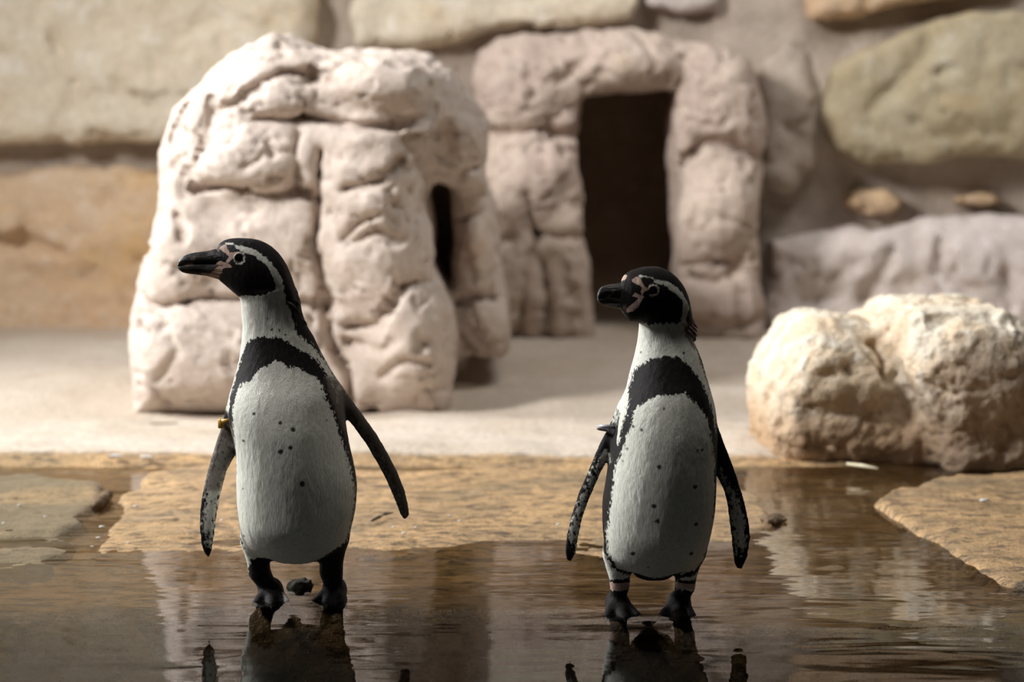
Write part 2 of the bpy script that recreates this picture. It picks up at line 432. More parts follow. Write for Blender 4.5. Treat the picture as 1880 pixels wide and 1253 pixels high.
gx = np.linspace(-6.6, 6.6, 60); gy = np.linspace(-4.2, 2.0, 40)
gX, gY = np.meshgrid(gx, gy, indexing='ij')
me = mesh_np('pool_water', np.stack([gX,gY,0*gX],-1).reshape(-1,3), grid_quads(60,40), M_WATER)
link('pool_water', me, kind='structure')

# ------------------------------------------------------------------ rock builder
def rock_mesh(name, parts, h, mat, disp=((0.02,6,3),(0.006,22,3)), pad=0.12, carve=None, base=None, seed=0, zmin=-0.03, pits=0.018):
    """parts: (polygon px, y_front, y_back, round radius, bumps px, cracks px); a smooth union of thick rounded bodies"""
    data = []; lo = np.full(3, 1e9); hi = -lo
    for poly, yf, yb, r, bumps, cracks in parts:
        P = poly_at(poly, yf)
        lo = np.minimum(lo, [P[:,0].min(), yf, P[:,1].min()]); hi = np.maximum(hi, [P[:,0].max(), yb, P[:,1].max()])
        data.append(P)
    lo -= pad; hi += pad; lo[2] = max(lo[2], zmin - 2*h)
    gx, gy, gz = [np.arange(lo[i], hi[i]+h, h) for i in range(3)]
    X2, Z2 = np.meshgrid(gx, gz, indexing='ij')
    F = None
    for (poly, yf, yb, r, bumps, cracks), P in zip(parts, data):
        d2 = poly_sd(X2, Z2, P)
        H = np.zeros_like(X2)
        s = (yf + D0)/FPX                                # metres per pixel there
        for bx, by, rx, ry, amp in bumps:
            cx, cz = at_y(bx, by, yf)
            q = ((X2-cx)/(rx*s))**2 + ((Z2-cz)/(ry*s))**2
            H += amp*np.exp(-q*q*0.8 - 0.25*q)
        wob = 0.012*fbm(X2, Z2, 0*X2, 9, 3, seed+40), 0.012*fbm(X2, Z2, 0*X2, 9, 3, seed+50)
        for pts, wd, dep in cracks:
            L = line_d(X2+wob[0], Z2+wob[1], poly_at(pts, yf))
            H -= dep*np.exp(-(L/(wd*s))**2)
        u = (d2 + r)[:,None,:]
        y = gy[None,:,None]
        v = np.maximum((yf - H)[:,None,:] - y, y - yb) + r
        f = np.minimum(np.maximum(u, v), 0) + np.hypot(np.maximum(u,0), np.maximum(v,0)) - r
        F = f if F is None else smin(F, f, 0.05)
    if carve is not None:
        for poly, yf, y0, y1, r in carve:
            d2 = poly_sd(X2, Z2, poly_at(poly, yf))[:,None,:]
            y = gy[None,:,None]
            c = np.maximum(d2, np.maximum(y0-y, y-y1))
            F = smax(F, -c, r)
    F = np.maximum(F, (zmin - gz)[None,None,:])
    F[0], F[-1], F[:,0], F[:,-1], F[:,:,0], F[:,:,-1] = 1,1,1,1,1,1
    V, Q = surface_nets(F, lo, h)
    N = vert_normals(V, Q)
    dd = 0
    for amp, sc, oc in disp: dd = dd + amp*fbm(V[:,0], V[:,1], V[:,2], sc, oc, seed+int(sc))
    pit = vnoise(V[:,0]*17, V[:,1]*17, V[:,2]*21, seed+91) + 0.4*vnoise(V[:,0]*40, V[:,1]*40, V[:,2]*40, seed+92)
    dd = dd - pits*smooth01((pit-0.55)/0.3)
    rid = 1-np.abs(fbm(V[:,0], V[:,1], V[:,2]*1.5, 7, 3, seed+95))*2.2
    dd = dd - 0.8*pits*smooth01((rid-0.82)/0.18)
    V = V + N*dd[:,None]
    base = np.array(base if base is not None else ((lo[0]+hi[0])/2, (lo[1]+hi[1])/2, 0.0))
    me = mesh_np(name, V - base, Q, mat)
    return me, base

# ------------------------------------------------------------------ left rock mass
YR = float(ground(530, 757, 0.02)[1]); YRB = float(ground(880, 655, 0.03)[1])
front = [(232,775),(229,690),(227,640),(229,580),(240,520),(258,470),(268,430),(275,380),(279,340),(276,280),(286,228),(302,195),(335,165),(370,130),
         (410,100),(445,75),(478,54),(500,50),(520,62),(550,73),(580,84),(640,90),(720,100),(770,118),(800,140),(812,190),(808,240),(790,285),(774,310),
         (772,370),(784,430),(782,500),(802,540),(818,580),(823,640),(828,700),(822,775)]
roof = [(640,88),(680,90),(740,96),(785,106),(812,120),(836,147),(852,176),(872,196),(889,226),(887,270),(878,310),(882,345),(840,345),(790,330),(740,300),(650,300)]
leg = [(835,345),(882,350),(900,390),(905,440),(909,520),(920,560),(927,620),(926,700),(820,700),(822,600),(800,500),(805,420)]
cr = [([(395,205),(430,182),(475,166)],7,0.035), ([(440,166),(480,150),(530,141),(575,143)],7,0.04), ([(465,215),(520,223),(570,224),(640,232),(700,230),(785,214)],7,0.045),
      ([(388,180),(380,250),(365,295)],6,0.035), ([(335,190),(308,240),(298,270)],6,0.025), ([(360,352),(420,344),(480,357),(540,354),(585,362)],8,0.05),
      ([(550,255),(553,310),(538,348)],7,0.045), ([(592,278),(583,380),(586,470),(596,560),(618,640),(640,700),(646,740)],7,0.055),
      ([(252,545),(300,562),(350,552),(440,546)],8,0.045), ([(548,556),(592,562)],7,0.04), ([(792,524),(745,518),(718,558),(690,590),(640,592)],7,0.045),
      ([(640,342),(700,332),(735,298)],8,0.04), ([(640,430),(660,400),(690,395)],7,0.03), ([(650,440),(700,420),(745,440)],8,0.03), ([(320,400),(345,420)],9,0.03),
      ([(300,600),(330,640),(300,690)],7,0.02), ([(700,690),(740,660),(790,670)],8,0.03), ([(780,130),(800,160),(790,200)],10,0.05), ([(450,300),(500,280),(540,290)],9,0.02),
      ([(240,620),(262,580),(300,590)],8,0.02), ([(640,620),(700,640),(720,620)],7,0.02), ([(280,330),(320,300),(350,310)],6,0.015)]
bm = [(455,290,95,60,0.07),(675,320,85,80,0.06),(690,470,85,110,0.07),(755,630,70,90,0.08),(370,650,130,80,0.05),(480,180,90,40,0.05),(700,150,90,50,0.05),
      (520,110,90,40,0.03),(330,460,60,60,0.04),(500,450,90,60,0.02),(510,640,80,80,0.03),(660,240,90,30,0.02),(300,240,40,60,-0.03)]
bmr = [(800,190,50,50,0.04),(850,260,30,50,0.03)]
me, base = rock_mesh('rock_cave', [(front, YR, YR+1.0, 0.10, bm, cr),
     (roof, YR+0.16, YR+1.0, 0.09, bmr, [([(830,330),(860,300),(885,295)],7,0.03),([(800,235),(820,260),(810,290)],10,0.03)]),
     ([(760,300),(850,300),(850,700),(760,700)], YR+0.85, YRB+0.2, 0.04, [], []),
     ([(838,320),(882,350),(900,390),(905,440),(909,520),(920,560),(927,620),(926,660),(836,662),(834,600),(832,500),(834,420)], YR+0.40, YRB+0.2, 0.06, [(875,470,40,70,0.04),(890,600,40,60,0.04)], [([(835,560),(870,540),(918,552)],8,0.05),([(850,400),(890,385)],7,0.03),([(850,640),(880,610)],7,0.02)]),
     (leg, YRB, YRB+0.35, 0.08, [(870,480,40,80,0.05),(890,610,40,60,0.04)], [([(830,560),(870,540),(915,552)],8,0.05),([(850,400),(890,385)],7,0.03)])],
     0.0095, M_PINK, ((0.012,5,2),(0.004,24,3),(0.002,70,2)), seed=3)
o = link('artificial_rock', me, None, base)
tag(o, 'large pinkish beige cracked rock mass with a dark side cleft behind the left penguin', 'rock')

# ------------------------------------------------------------------ cave hut against the back wall
YC = float(ground(1000, 618, 0.05)[1]); YW = YC + 0.42
outer = [(872,650),(876,400),(880,230),(872,150),(885,95),(915,72),(960,62),(1010,55),(1100,50),(1180,57),(1260,70),(1340,82),(1378,110),(1400,160),(1410,230),
         (1404,290),(1399,400),(1402,500),(1407,650)]
opening = [(1072,178),(1063,230),(1056,300),(1062,350),(1072,400),(1078,470),(1085,530),(1090,575),(1092,660),(1252,660),(1250,480),(1247,400),(1250,340),(1240,280),(1236,220),(1244,166),(1200,162),(1130,166),(1095,170)]
crc = [([(885,248),(980,238),(1062,247)],8,0.05), ([(1250,292),(1300,262),(1350,266),(1408,296)],8,0.055), ([(1255,486),(1310,490),(1352,482)],7,0.045), ([(1270,505),(1312,522),(1352,494)],7,0.04),
       ([(985,425),(1075,440)],8,0.045), ([(965,360),(988,430),(962,500),(955,640)],9,0.045), ([(1000,480),(1003,640)],9,0.04), ([(1160,70),(1190,110)],10,0.03),
       ([(1020,150),(1060,130),(1085,100)],10,0.03), ([(1270,590),(1330,600),(1380,585)],9,0.03), ([(1240,165),(1252,110)],12,0.03), ([(1050,580),(1040,640)],9,0.03)]
bmc = [(965,330,75,70,0.07),(1020,500,60,70,0.05),(925,500,45,130,0.05),(1325,390,75,80,0.08),(1330,560,75,50,0.05),(1325,190,70,80,0.05),(960,160,80,70,0.05),(1150,115,110,35,0.06),(1035,590,30,40,0.03),(978,590,22,60,0.03)]
me, base = rock_mesh('cave_hut', [(outer, YC, YW+0.03, 0.09, bmc, crc)], 0.011, M_CAVE, ((0.015,5,3),(0.006,20,3),(0.002,70,2)), seed=17,
     carve=[(opening, YC, YC-0.5, YW+0.6, 0.05)])
CAVE = bpy.data.objects.new('cave_hut', None); COL.objects.link(CAVE); CAVE.location = base
tag(CAVE, 'rock hut with a tall dark doorway between two rough pillars against the back wall', 'cave')
link('rock_shell', me, CAVE)
# chamber behind the doorway
ox0, oz1 = at_y(1050, 150, YC); ox1, oz0 = at_y(1262, 620, YC)
x0, x1, z1 = float(ox0)-0.06, float(ox1)+0.06, float(oz1)+0.02
def chamber():
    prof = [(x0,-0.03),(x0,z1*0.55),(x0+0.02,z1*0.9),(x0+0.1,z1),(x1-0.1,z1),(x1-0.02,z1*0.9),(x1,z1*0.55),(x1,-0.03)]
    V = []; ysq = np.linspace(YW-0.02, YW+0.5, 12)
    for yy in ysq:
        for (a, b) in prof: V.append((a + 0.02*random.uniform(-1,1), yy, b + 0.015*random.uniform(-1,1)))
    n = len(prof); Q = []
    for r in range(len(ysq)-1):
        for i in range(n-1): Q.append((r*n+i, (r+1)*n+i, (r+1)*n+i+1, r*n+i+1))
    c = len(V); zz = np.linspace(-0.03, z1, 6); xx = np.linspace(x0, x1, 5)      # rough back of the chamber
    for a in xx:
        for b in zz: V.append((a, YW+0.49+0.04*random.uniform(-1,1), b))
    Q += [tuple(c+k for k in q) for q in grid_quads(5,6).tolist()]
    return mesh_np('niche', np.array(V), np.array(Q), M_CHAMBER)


# ------------------------------------------------------------------ back wall
gx = np.linspace(-6.6, 6.6, 420); gz = np.linspace(-0.06, 3.2, 110)
gX, gZ = np.meshgrid(gx, gz, indexing='ij')
gY = YW + 0.05 + 0.05*fbm(gX, gZ, 0*gX, 2.2, 4, 61) + 0.012*fbm(gX, gZ, 0*gX, 12, 3, 66)
V = np.stack([gX, gY, gZ], -1).reshape(-1,3); Q = grid_quads(420,110)
hole = (gX > x0-0.02) & (gX < x1+0.02) & (gZ < z1+0.02)
Q = Q[~hole.reshape(-1)[Q].all(1)]
WALL = link('wall_back', mesh_np('wall_back', V, Q, M_MORTAR), kind='structure')
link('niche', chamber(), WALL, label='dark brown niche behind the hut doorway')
def stone(pts, mat, out=0.10, r=0.06, h=0.02, bumps=(), cracks=(), seed=0, label=None, rough=0.018):
    yf = YW - out
    me, b = rock_mesh('stone', [(pts, yf, YW+0.12, r, bumps, cracks)], h, mat, ((rough,4,4),(0.005,22,2)), seed=seed, zmin=-0.06, pad=0.09)
    o = link('stone', me, WALL, b)
    if label: o['label'] = label
stone([(-420,-170),(555,-170),(572,0),(570,75),(500,190),(400,258),(260,264),(180,262),(130,272),(0,270),(-200,268),(-420,262)], M_YSTONE, 0.12, 0.07, 0.02,
      [(300,120,200,60,0.02)], [([(330,60),(420,30),(500,60)],14,0.02),([(100,60),(130,150)],12,0.02)], 71, 'huge pale yellow block top left')
stone([(-420,318),(-100,322),(0,318),(120,308),(250,312),(330,330),(330,640),(-420,640)], M_OSTONE, 0.10, 0.06, 0.02, [(15,400,40,35,0.07),(150,440,140,60,0.03)], [([(0,455),(60,440),(120,460)],10,0.03)], 72, 'orange weathered block low on the left')
stone([(645,-160),(1165,-160),(1182,5),(1160,40),(900,58),(760,85),(652,82),(638,30)], M_YSTONE, 0.08, 0.05, 0.02, [], [], 73, 'yellow block above the huts')
stone([(1192,-120),(1335,-120),(1322,15),(1255,26),(1185,15)], M_GSTONE, 0.06, 0.04, 0.02, [], [], 74)
stone([(1525,118),(1600,80),(1720,36),(1800,20),(1900,18),(2300,30),(2300,285),(1880,292),(1790,286),(1710,302),(1610,300),(1540,275),(1505,215)], M_OLIVE, 0.16, 0.06, 0.02,
      [(1800,160,160,80,0.04)], [([(1720,60),(1670,130),(1600,210)],14,0.03)], 75, 'big ochre grey block top right')
stone([(1412,440),(1500,425),(1600,424),(1760,392),(1880,402),(2300,400),(2300,640),(1412,640)], M_GSTONE, 0.16, 0.07, 0.02, [(1560,480,110,50,0.05),(1760,480,70,60,0.04)],
      [([(1640,470),(1620,520),(1600,560)],12,0.05),([(1730,440),(1720,500),(1780,530)],14,0.05),([(1840,500),(1860,560)],12,0.04),([(1480,560),(1540,540)],12,0.04)], 76, 'rough mauve grey block behind the cream boulder', 0.03)
stone([(1555,375),(1580,350),(1630,346),(1667,368),(1642,394),(1590,400)], M_OSTONE, 0.06, 0.04, 0.013, [], [], 77, 'small orange stone set in the mortar')
stone([(1758,366),(1790,348),(1840,352),(1857,370),(1822,387),(1775,385)], M_OSTONE, 0.04, 0.03, 0.013, [], [], 78)
stone([(1398,120),(1440,70),(1490,95),(1500,200),(1490,300),(1450,350),(1410,330)], M_MORTAR, 0.05, 0.05, 0.02, [(1450,180,40,60,0.02)], [([(1440,230),(1470,260),(1460,320)],10,0.03)], 79)
stone([(1470,-160),(1900,-160),(1870,-18),(1700,0),(1560,30),(1490,35)], M_OSTONE, 0.10, 0.05, 0.02, [], [], 80)
for k, (a, b) in enumerate([(-1400,-470),(-1400,-470),(2350,3200),(2350,3200)]):     # more blocks of the same courses further along
    t, q = ((-170,262),(318,640),(30,285),(400,640))[k]
    stone([(a,t),(b-20,t+6),(b,t+20),(b-6,q-20),(b-30,q),(a,q)], (M_YSTONE,M_OSTONE,M_OLIVE,M_GSTONE)[k], 0.10, 0.06, 0.03, [], [], 90+k)

for k, (a, b, t, q) in enumerate([(-1250,-260,-480,-195),(-240,520,-470,-195),(560,1420,-480,-190),(1450,2500,-470,-185)]):
    stone([(a,t),(b-20,t+10),(b,t+30),(b-6,q-20),(b-30,q),(a+10,q-4)], (M_OSTONE,M_OLIVE,M_YSTONE,M_GSTONE)[k], 0.10, 0.06, 0.03, [], [], 100+k)

# ------------------------------------------------------------------ cream boulder on the right
YB = float(ground(1600, 845, 0.01)[1])
bl = [(1422,880),(1416,780),(1422,700),(1443,640),(1468,607),(1500,596),(1560,598),(1612,603),(1628,590),(1672,592),(1676,578),(1694,567),(1735,572),(1780,570),(1840,572),(1885,590),(1960,640),(2000,720),(1990,880)]
bl = [(1422,880),(1416,780),(1422,700),(1443,640),(1468,607),(1500,596),(1560,598),(1612,603),(1628,590),(1672,594),(1720,620),(1800,700),(1800,880)]
br = [(1674,690),(1670,640),(1674,588),(1694,567),(1735,572),(1780,570),(1840,572),(1885,590),(1960,640),(2000,720),(1990,880),(1750,880),(1722,815),(1692,745)]
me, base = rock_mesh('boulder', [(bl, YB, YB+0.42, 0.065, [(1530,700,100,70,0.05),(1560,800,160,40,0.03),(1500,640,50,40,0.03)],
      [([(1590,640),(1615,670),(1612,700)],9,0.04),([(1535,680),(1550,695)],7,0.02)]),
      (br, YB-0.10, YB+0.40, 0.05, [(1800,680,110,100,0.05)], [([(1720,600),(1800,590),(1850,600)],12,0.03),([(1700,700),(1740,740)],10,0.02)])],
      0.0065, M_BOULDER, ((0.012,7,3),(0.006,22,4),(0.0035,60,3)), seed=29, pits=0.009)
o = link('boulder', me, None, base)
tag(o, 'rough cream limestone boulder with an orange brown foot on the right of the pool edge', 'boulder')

# ------------------------------------------------------------------ penguins
def circ(cx, cy, r): return ('c', cx, cy, r)
def build_penguin(S):
    Yp = float(ground(S['cx'], S['foot'], 0.0)[1])
    sc = (Yp + D0)/FPX                                  # metres per pixel at the bird
    T = lambda pts: poly_at(pts, Yp)
    bx, _ = at_y(S['cx'], S['foot'], Yp); base = np.array([float(bx), Yp, 0.0])
    h = 0.0019
    allp = T([(S['box'][0], S['box'][1]), (S['box'][2], S['box'][3])])
    x0, x1 = allp[:,0].min()-0.012, allp[:,0].max()+0.012
    z0, z1 = -0.016, allp[:,1].max()+0.012
    y0, y1 = Yp-0.15, Yp+0.135
    gx = np.arange(x0, x1, h); gy = np.arange(y0, y1, h); gz = np.arange(z0, z1, h)
    X = gx[:,None,None].astype(np.float32); Yy = gy[None,:,None].astype(np.float32) - np.float32(Yp); Zz = gz[None,None,:].astype(np.float32)
    X2, Z2 = np.meshgrid(gx, gz, indexing='ij')
    # torso and neck: rows
    R = np.array(S['rows'], float)
    rl, rz = at_y(R[:,1], R[:,0], Yp); rr, _ = at_y(R[:,2], R[:,0], Yp)
    L = curve(rz, rl, gz); Rr = curve(rz, rr, gz)
    c = (L+Rr)/2; a = np.maximum((Rr-L)/2, 0.012)
    D = np.array(S['depth'], float); dz = at_y(S['cx'], D[:,0], Yp)[1]
    b = curve(dz, D[:,1], gz); cy = curve(dz, D[:,2], gz)
    ker = np.ones(9)/9
    sm = lambda v: np.convolve(np.pad(v, 4, mode='edge'), ker, 'valid')
    c, a, b, cy = sm(c), sm(a), sm(b), sm(cy)
    q = np.sqrt(((X-c[None,None,:])/a)**2 + ((Yy-cy)/b)**2)
    F = (q-1)*np.minimum(a, b)
    zt, zb = rz.max(), rz.min()
    F = np.maximum(F, np.maximum(Zz - zt, zb - Zz)).astype(np.float32)
    # head: columns
    H = np.array(S['head'], float)
    hx, ht = at_y(H[:,0], H[:,1], Yp); _, hb = at_y(H[:,0], H[:,2], Yp)
    top = curve(hx, ht, gx); bot = curve(hx, hb, gx)
    wid = curve(hx, H[:,3], gx)
    hc, hh = (top+bot)/2, np.maximum((top-bot)/2, 0.006)
    hy = S['head_y'] + (gx - hx.mean())*S['yaw']
    q = np.sqrt((np.abs(Zz-hc[:,None,None])/hh[:,None,None])**2.2 + (np.abs(Yy-hy[:,None,None])/wid[:,None,None])**2.2)
    f = (q-1)*np.minimum(hh, wid)[:,None,None]
    f = np.maximum(f, np.maximum(hx.min()-X, X-hx.max()))
    F = smin(F, f.astype(np.float32), 0.009)
    # flippers
    fl_sd = []
    for fp in S['flippers']:
        P = T(fp['poly']); d = poly_sd(X2, Z2, P)
        fl_sd.append(P)
        zs = P[:,1]; tz = np.clip((zs.max()-gz)/(zs.max()-zs.min()), 0, 1)
        yc = fp['y'][0] + (fp['y'][1]-fp['y'][0])*smooth01(tz)
        th = 0.0095 - 0.0045*tz
        di = np.clip(-d/0.016, 0, 1)
        t = th[None,:]*np.sqrt(np.maximum(1-(1-di)**2, 0))
        dy = np.abs(Yy - yc[None,None,:])
        f = np.where((d < 0)[:,None,:], dy - t[:,None,:], np.hypot(np.maximum(d,0)[:,None,:], dy)).astype(np.float32)
        F = smin(F, f, 0.009)
    # limbs, tail: round cones
    def cone(p, q_, ra, rb, sy=1.0):
        p = np.array(p); q_ = np.array(q_); e = q_-p; LL = (e*e).sum()
        t = np.clip(((X-p[0])*e[0] + (Yy-p[1])*e[1] + (Zz-p[2])*e[2])/LL, 0, 1)
        return np.sqrt((X-p[0]-t*e[0])**2 + ((Yy-p[1]-t*e[1])*sy)**2 + (Zz-p[2]-t*e[2])**2) - (ra + (rb-ra)*t)
    def pt(px, py, y): 
        x, z = at_y(px, py, Yp); return (float(x), y, float(z))
    claws = []
    for lg in S['legs']:
        A, B, C_ = lg['hip'], lg['ankle'], lg['foot']
        F = smin(F, cone(pt(*A[:2], A[2]), pt(*B[:2], B[2]), A[3], B[3]), 0.014)
        F = smin(F, cone(pt(*B[:2], B[2]), (pt(C_[0],0,0)[0], C_[1], 0.006), B[3], B[3]*0.95), 0.008)
        hx_ = pt(C_[0],0,0)[0]; heel = (hx_, C_[1]+0.008, 0.002)
        toes = []
        for ang, ln in ((-30,0.046),(0,0.054),(30,0.046)):
            aa = math.radians(ang + C_[2])
            tip = (hx_ + math.sin(aa)*ln, C_[1] - math.cos(aa)*ln, -0.004)
            toes.append(tip)
            F = smin(F, cone((heel[0], heel[1], 0.008), tip, 0.0150, 0.0066), 0.008)
            claws.append((tip, aa))
        # web between the toes
        W = np.array([[heel[0],heel[1]]] + [[t_[0],t_[1]] for t_ in toes])
        Xg, Yg_ = np.meshgrid(gx, gy-Yp, indexing='ij')
        dw = poly_sd(Xg, Yg_, W)[:,:,None]
        F = smin(F, np.maximum(dw, np.abs(Zz+0.005) - 0.004).astype(np.float32), 0.004)
    for tl in S['tail']:
        F = smin(F, cone(pt(*tl[0]), pt(*tl[1]), tl[2], tl[3]), 0.012)
    F = np.maximum(F, -0.0115 - Zz)
    F[0], F[-1], F[:,0], F[:,-1], F[:,:,0], F[:,:,-1] = 1,1,1,1,1,1
    V, Q = surface_nets(F, (x0, y0, z0), h)
    del F
    # two rounds of smoothing to take off the grid
    for _ in range(2):
        acc = np.zeros_like(V); n = np.zeros(len(V))
        for i in range(4):
            for j in (1, 3):
                np.add.at(acc, Q[:,i], V[Q[:,(i+j)%4]]); np.add.at(n, Q[:,i], 1)
        V = 0.5*V + 0.5*acc/n[:,None]
    N = vert_normals(V, Q)
    V = V + N*(0.0003*fbm(V[:,0], V[:,1], V[:,2]*0.4, 160, 2, 5))[:,None]
    # plumage pattern in the bird's own space (distances in metres, negative inside)
    def pat(V, shapes, sub=()):
        d = np.full(len(V), 0.05, np.float32)
        for s in shapes:
            if s[0] == 'c':
                cx, cz = at_y(s[1], s[2], Yp); e = np.hypot(V[:,0]-cx, V[:,2]-cz) - s[3]*sc*1.15
            elif s[0] == 'r':
                cx, cz = at_y(s[1], s[2], Yp); e = np.abs(np.hypot(V[:,0]-cx, V[:,2]-cz) - s[3]*sc) - s[4]*sc
            elif s[0] == 'l':
                e = line_d(V[:,0], V[:,2], T(s[1])) - s[2]*sc
            else:
                e = poly_sd(V[:,0], V[:,2], T(s))
            d = np.minimum(d, e)
        for s in sub:
            if s[0] == 'r':
                cx, cz = at_y(s[1], s[2], Yp); e = np.abs(np.hypot(V[:,0]-cx, V[:,2]-cz) - s[3]*sc) - s[4]*sc
            else:
                e = line_d(V[:,0], V[:,2], T(s[1])) - s[2]*sc if s[0] == 'l' else poly_sd(V[:,0], V[:,2], T(s))
            d = np.maximum(d, -e)
        return d
    def paint(me, V, is_body=True):
        d = pat(V, [q_ for q_ in S['dark'] if q_[0] != 'c'], S['dark_sub'])
        if is_body:
            zi = V[:,2]; cyv = np.interp(zi, gz, cy); bv = np.interp(zi, gz, b)
            back = (cyv + 0.30*bv) - (V[:,1]-Yp)
            neck = smooth01((zi - at_y(0, S['neck_row'], Yp)[1])/0.02)          # the head is painted alike on both sides
            d = np.where(neck > 0.5, d, np.minimum(d, back))
            onfl = np.zeros(len(V), bool)
            for fp, P in zip(S['flippers'], fl_sd):                             # flipper: dark, pale underneath
                e = poly_sd(V[:,0], V[:,2], P)
                zs = P[:,1]; tz = np.clip((zs.max()-zi)/(zs.max()-zs.min()), 0, 1)
                yc = fp['y'][0] + (fp['y'][1]-fp['y'][0])*smooth01(tz)
                pale = -pat(V, [fp['pale']] + fp.get('white', []), fp['streak'])
                pale = pale*0.3
                dark_f = np.where(V[:,1]-Yp > yc+0.003, -0.02, pale)
                sp = vnoise(V[:,0]*420, 0*V[:,0], V[:,2]*330, 8)
                dark_f = np.where((sp > 0.62) & (dark_f > 0), -0.0004, dark_f)
                ctr = np.interp(zi, gz, c); aa = np.interp(zi, gz, a)
                out = np.abs(V[:,0]-ctr) - aa
                sel = (e < 0.003) & (out > -0.004); onfl |= sel
                d = np.where(sel, dark_f, d)
        attr(me, 'dark', d); attr(me, 'spot', pat(V, [q_ for q_ in S['dark'] if q_[0] == 'c']))
        rg = 1 - smooth01((V[:,2] - at_y(0, S['neck_row'] - 60, Yp)[1])/0.03)
        attr(me, 'rag', np.where(onfl, 0.0, rg) if is_body else rg)
        attr(me, 'pink', pat(V, S['pink']))
        attr(me, 'grey', pat(V, S['grey'] + ([fp['shade'] for fp in S['flippers'] if 'shade' in fp] if is_body else [])))  # flipper shade polygons paint shadow into the grey feather colour
    root = bpy.data.objects.new('penguin', None); COL.objects.link(root); root.location = base
    tag(root, S['label'], 'penguin', 'penguins in the pool')
    me = mesh_np('body', V - base, Q, M_FEATHER); paint(me, V)
    link('body', me, root)
    # bill
    B = np.array(S['bill'], float)                                    # x, top, mouth, bottom, half width
    for nm, ka, kb in (('upper_mandible', 1, 2), ('lower_mandible', 2, 3)):
        gxn = np.linspace(B[0,0], B[-1,0], 44); rings = []
        for px in gxn:
            tpx, mpx = curve(B[:,0], B[:,ka], px), curve(B[:,0], B[:,kb], px); wd = float(curve(B[:,0], B[:,4], px))
            x, zt_ = at_y(px, tpx, Yp); _, zm = at_y(px, mpx, Yp)
            yc = S['head_y'] + (x - hx.mean())*S['yaw']
            n = 28; ang = np.linspace(0, 2*math.pi, n, endpoint=False)
            mid, hf = (zt_+zm)/2, abs(zt_-zm)/2
            cs, sn = np.cos(ang), np.sin(ang)
            # flat where the two halves meet, narrow towards the ridge
            fl = sn if nm == 'upper_mandible' else -sn
            zz = hf*np.where(fl < 0, -np.abs(fl)**0.6*1.12, np.abs(fl)**1.0)*(1 if nm == 'upper_mandible' else -1)
            yy = wd*np.sign(cs)*np.abs(cs)**0.8*np.where(fl > 0, 1-0.25*fl, 1.0)
            rings.append(np.stack([np.full(n, x), Yp+yc+yy, mid+zz], 1))
        Vb, Qb = ring_loft(rings)
        me = mesh_np(nm, Vb - base, Qb, M_BILL)
        paint(me, Vb, False)
        link(nm, me, root)
    # eyes
    ex, ez = at_y(S['eye'][0], S['eye'][1], Yp)
    k = int(np.argmin(np.abs(gx-ex)))
    off = wid[k]*max(1-(abs(ez-hc[k])/hh[k])**2.2, 0.05)**(1/2.2)
    for sgn in (-1, 1):
        r = S['eye'][2]*sc; cyy = Yp + hy[k] + sgn*(off - r*0.45) 
        u = np.linspace(0, math.pi, 13); v = np.linspace(0, 2*math.pi, 20, endpoint=False)
        rings = [np.stack([ex + r*math.sin(t)*np.cos(v), np.full(20, cyy) - r*0.75*math.cos(t), ez + r*math.sin(t)*np.sin(v)], 1) for t in u[1:-1]]
        Ve, Qe = ring_loft(rings)
        link('eye', mesh_np('eye', Ve-base, Qe, M_EYE), root, label='dark round eye')
        an = np.linspace(0, 2*math.pi, 29)
        yl = cyy + sgn*r*0.40
        pth = np.stack([ex + r*1.12*np.cos(an), np.full(29, yl), ez + r*1.08*np.sin(an)], 1)
        Vt, Qt = tube(pth, 0.0016, 8)
        link('eyelid', mesh_np('eyelid', Vt-base, Qt, M_LID), root, label='pale ring of skin round the eye')
    # claws
    for tip, aa in claws:
        dv = np.array([math.sin(aa), -math.cos(aa), -0.25])
        p0 = np.array([tip[0], tip[1]+Yp, tip[2]+0.002])
        Vc, Qc = tube([p0, p0+dv*0.007, p0+dv*0.012+np.array([0,0,-0.001]), p0+dv*0.016+np.array([0,0,-0.003])], [0.0036,0.0032,0.002,0.0004], 8)
        link('claw', mesh_np('claw', Vc-base, Qc, M_CLAW), root)
    # ruffled feathers at the nape
    Vs, Qs = [], []; nv = 0
    for (px, py, dx, dz, ln, y) in S['tufts']:
        p0 = np.array([*pt(px, py, 0)]); p0[1] = Yp + y
        d = np.array([dx, 0.1, dz], float); d /= np.linalg.norm(d)
        Vt, Qt = tube([p0, p0+d*ln*0.4, p0+d*ln*0.8+np.array([0,0,-0.002]), p0+d*ln+np.array([0,0,-0.004])], [0.003,0.0028,0.0016,0.0003], 6)
        Vs.append(Vt); Qs.append(Qt+nv); nv += len(Vt)
    link('nape_feathers', mesh_np('nape_feathers', np.concatenate(Vs)-base, np.concatenate(Qs), S['tuft_mat']), root, label='ruffled feathers at the nape')
    # flipper band
    bd = S['band']; pc = np.array(pt(bd['at'][0], bd['at'][1], 0)); pc[1] = Yp + bd['y']
    an = np.linspace(0, 2*math.pi, 33)
    rx, ry = bd['rx']*sc, bd['ry']
    tilt = bd['tilt']
    ring = []
    hgt = bd['h']*sc/2; th = 0.0012
    for t in an:
        ux, uy = math.cos(t), math.sin(t)
        cpt = pc + np.array([rx*ux*math.cos(tilt), ry*uy, rx*ux*math.sin(tilt) + bd['pitch']*uy])
        nrm = np.array([ux/rx, uy/ry, 0]); nrm /= np.linalg.norm(nrm)
        ring.append(np.array([cpt + nrm*th + (0,0,hgt), cpt - nrm*th + (0,0,hgt), cpt - nrm*th - (0,0,hgt), cpt + nrm*th - (0,0,hgt)]))
    Vr, Qr = ring_loft(ring, False)
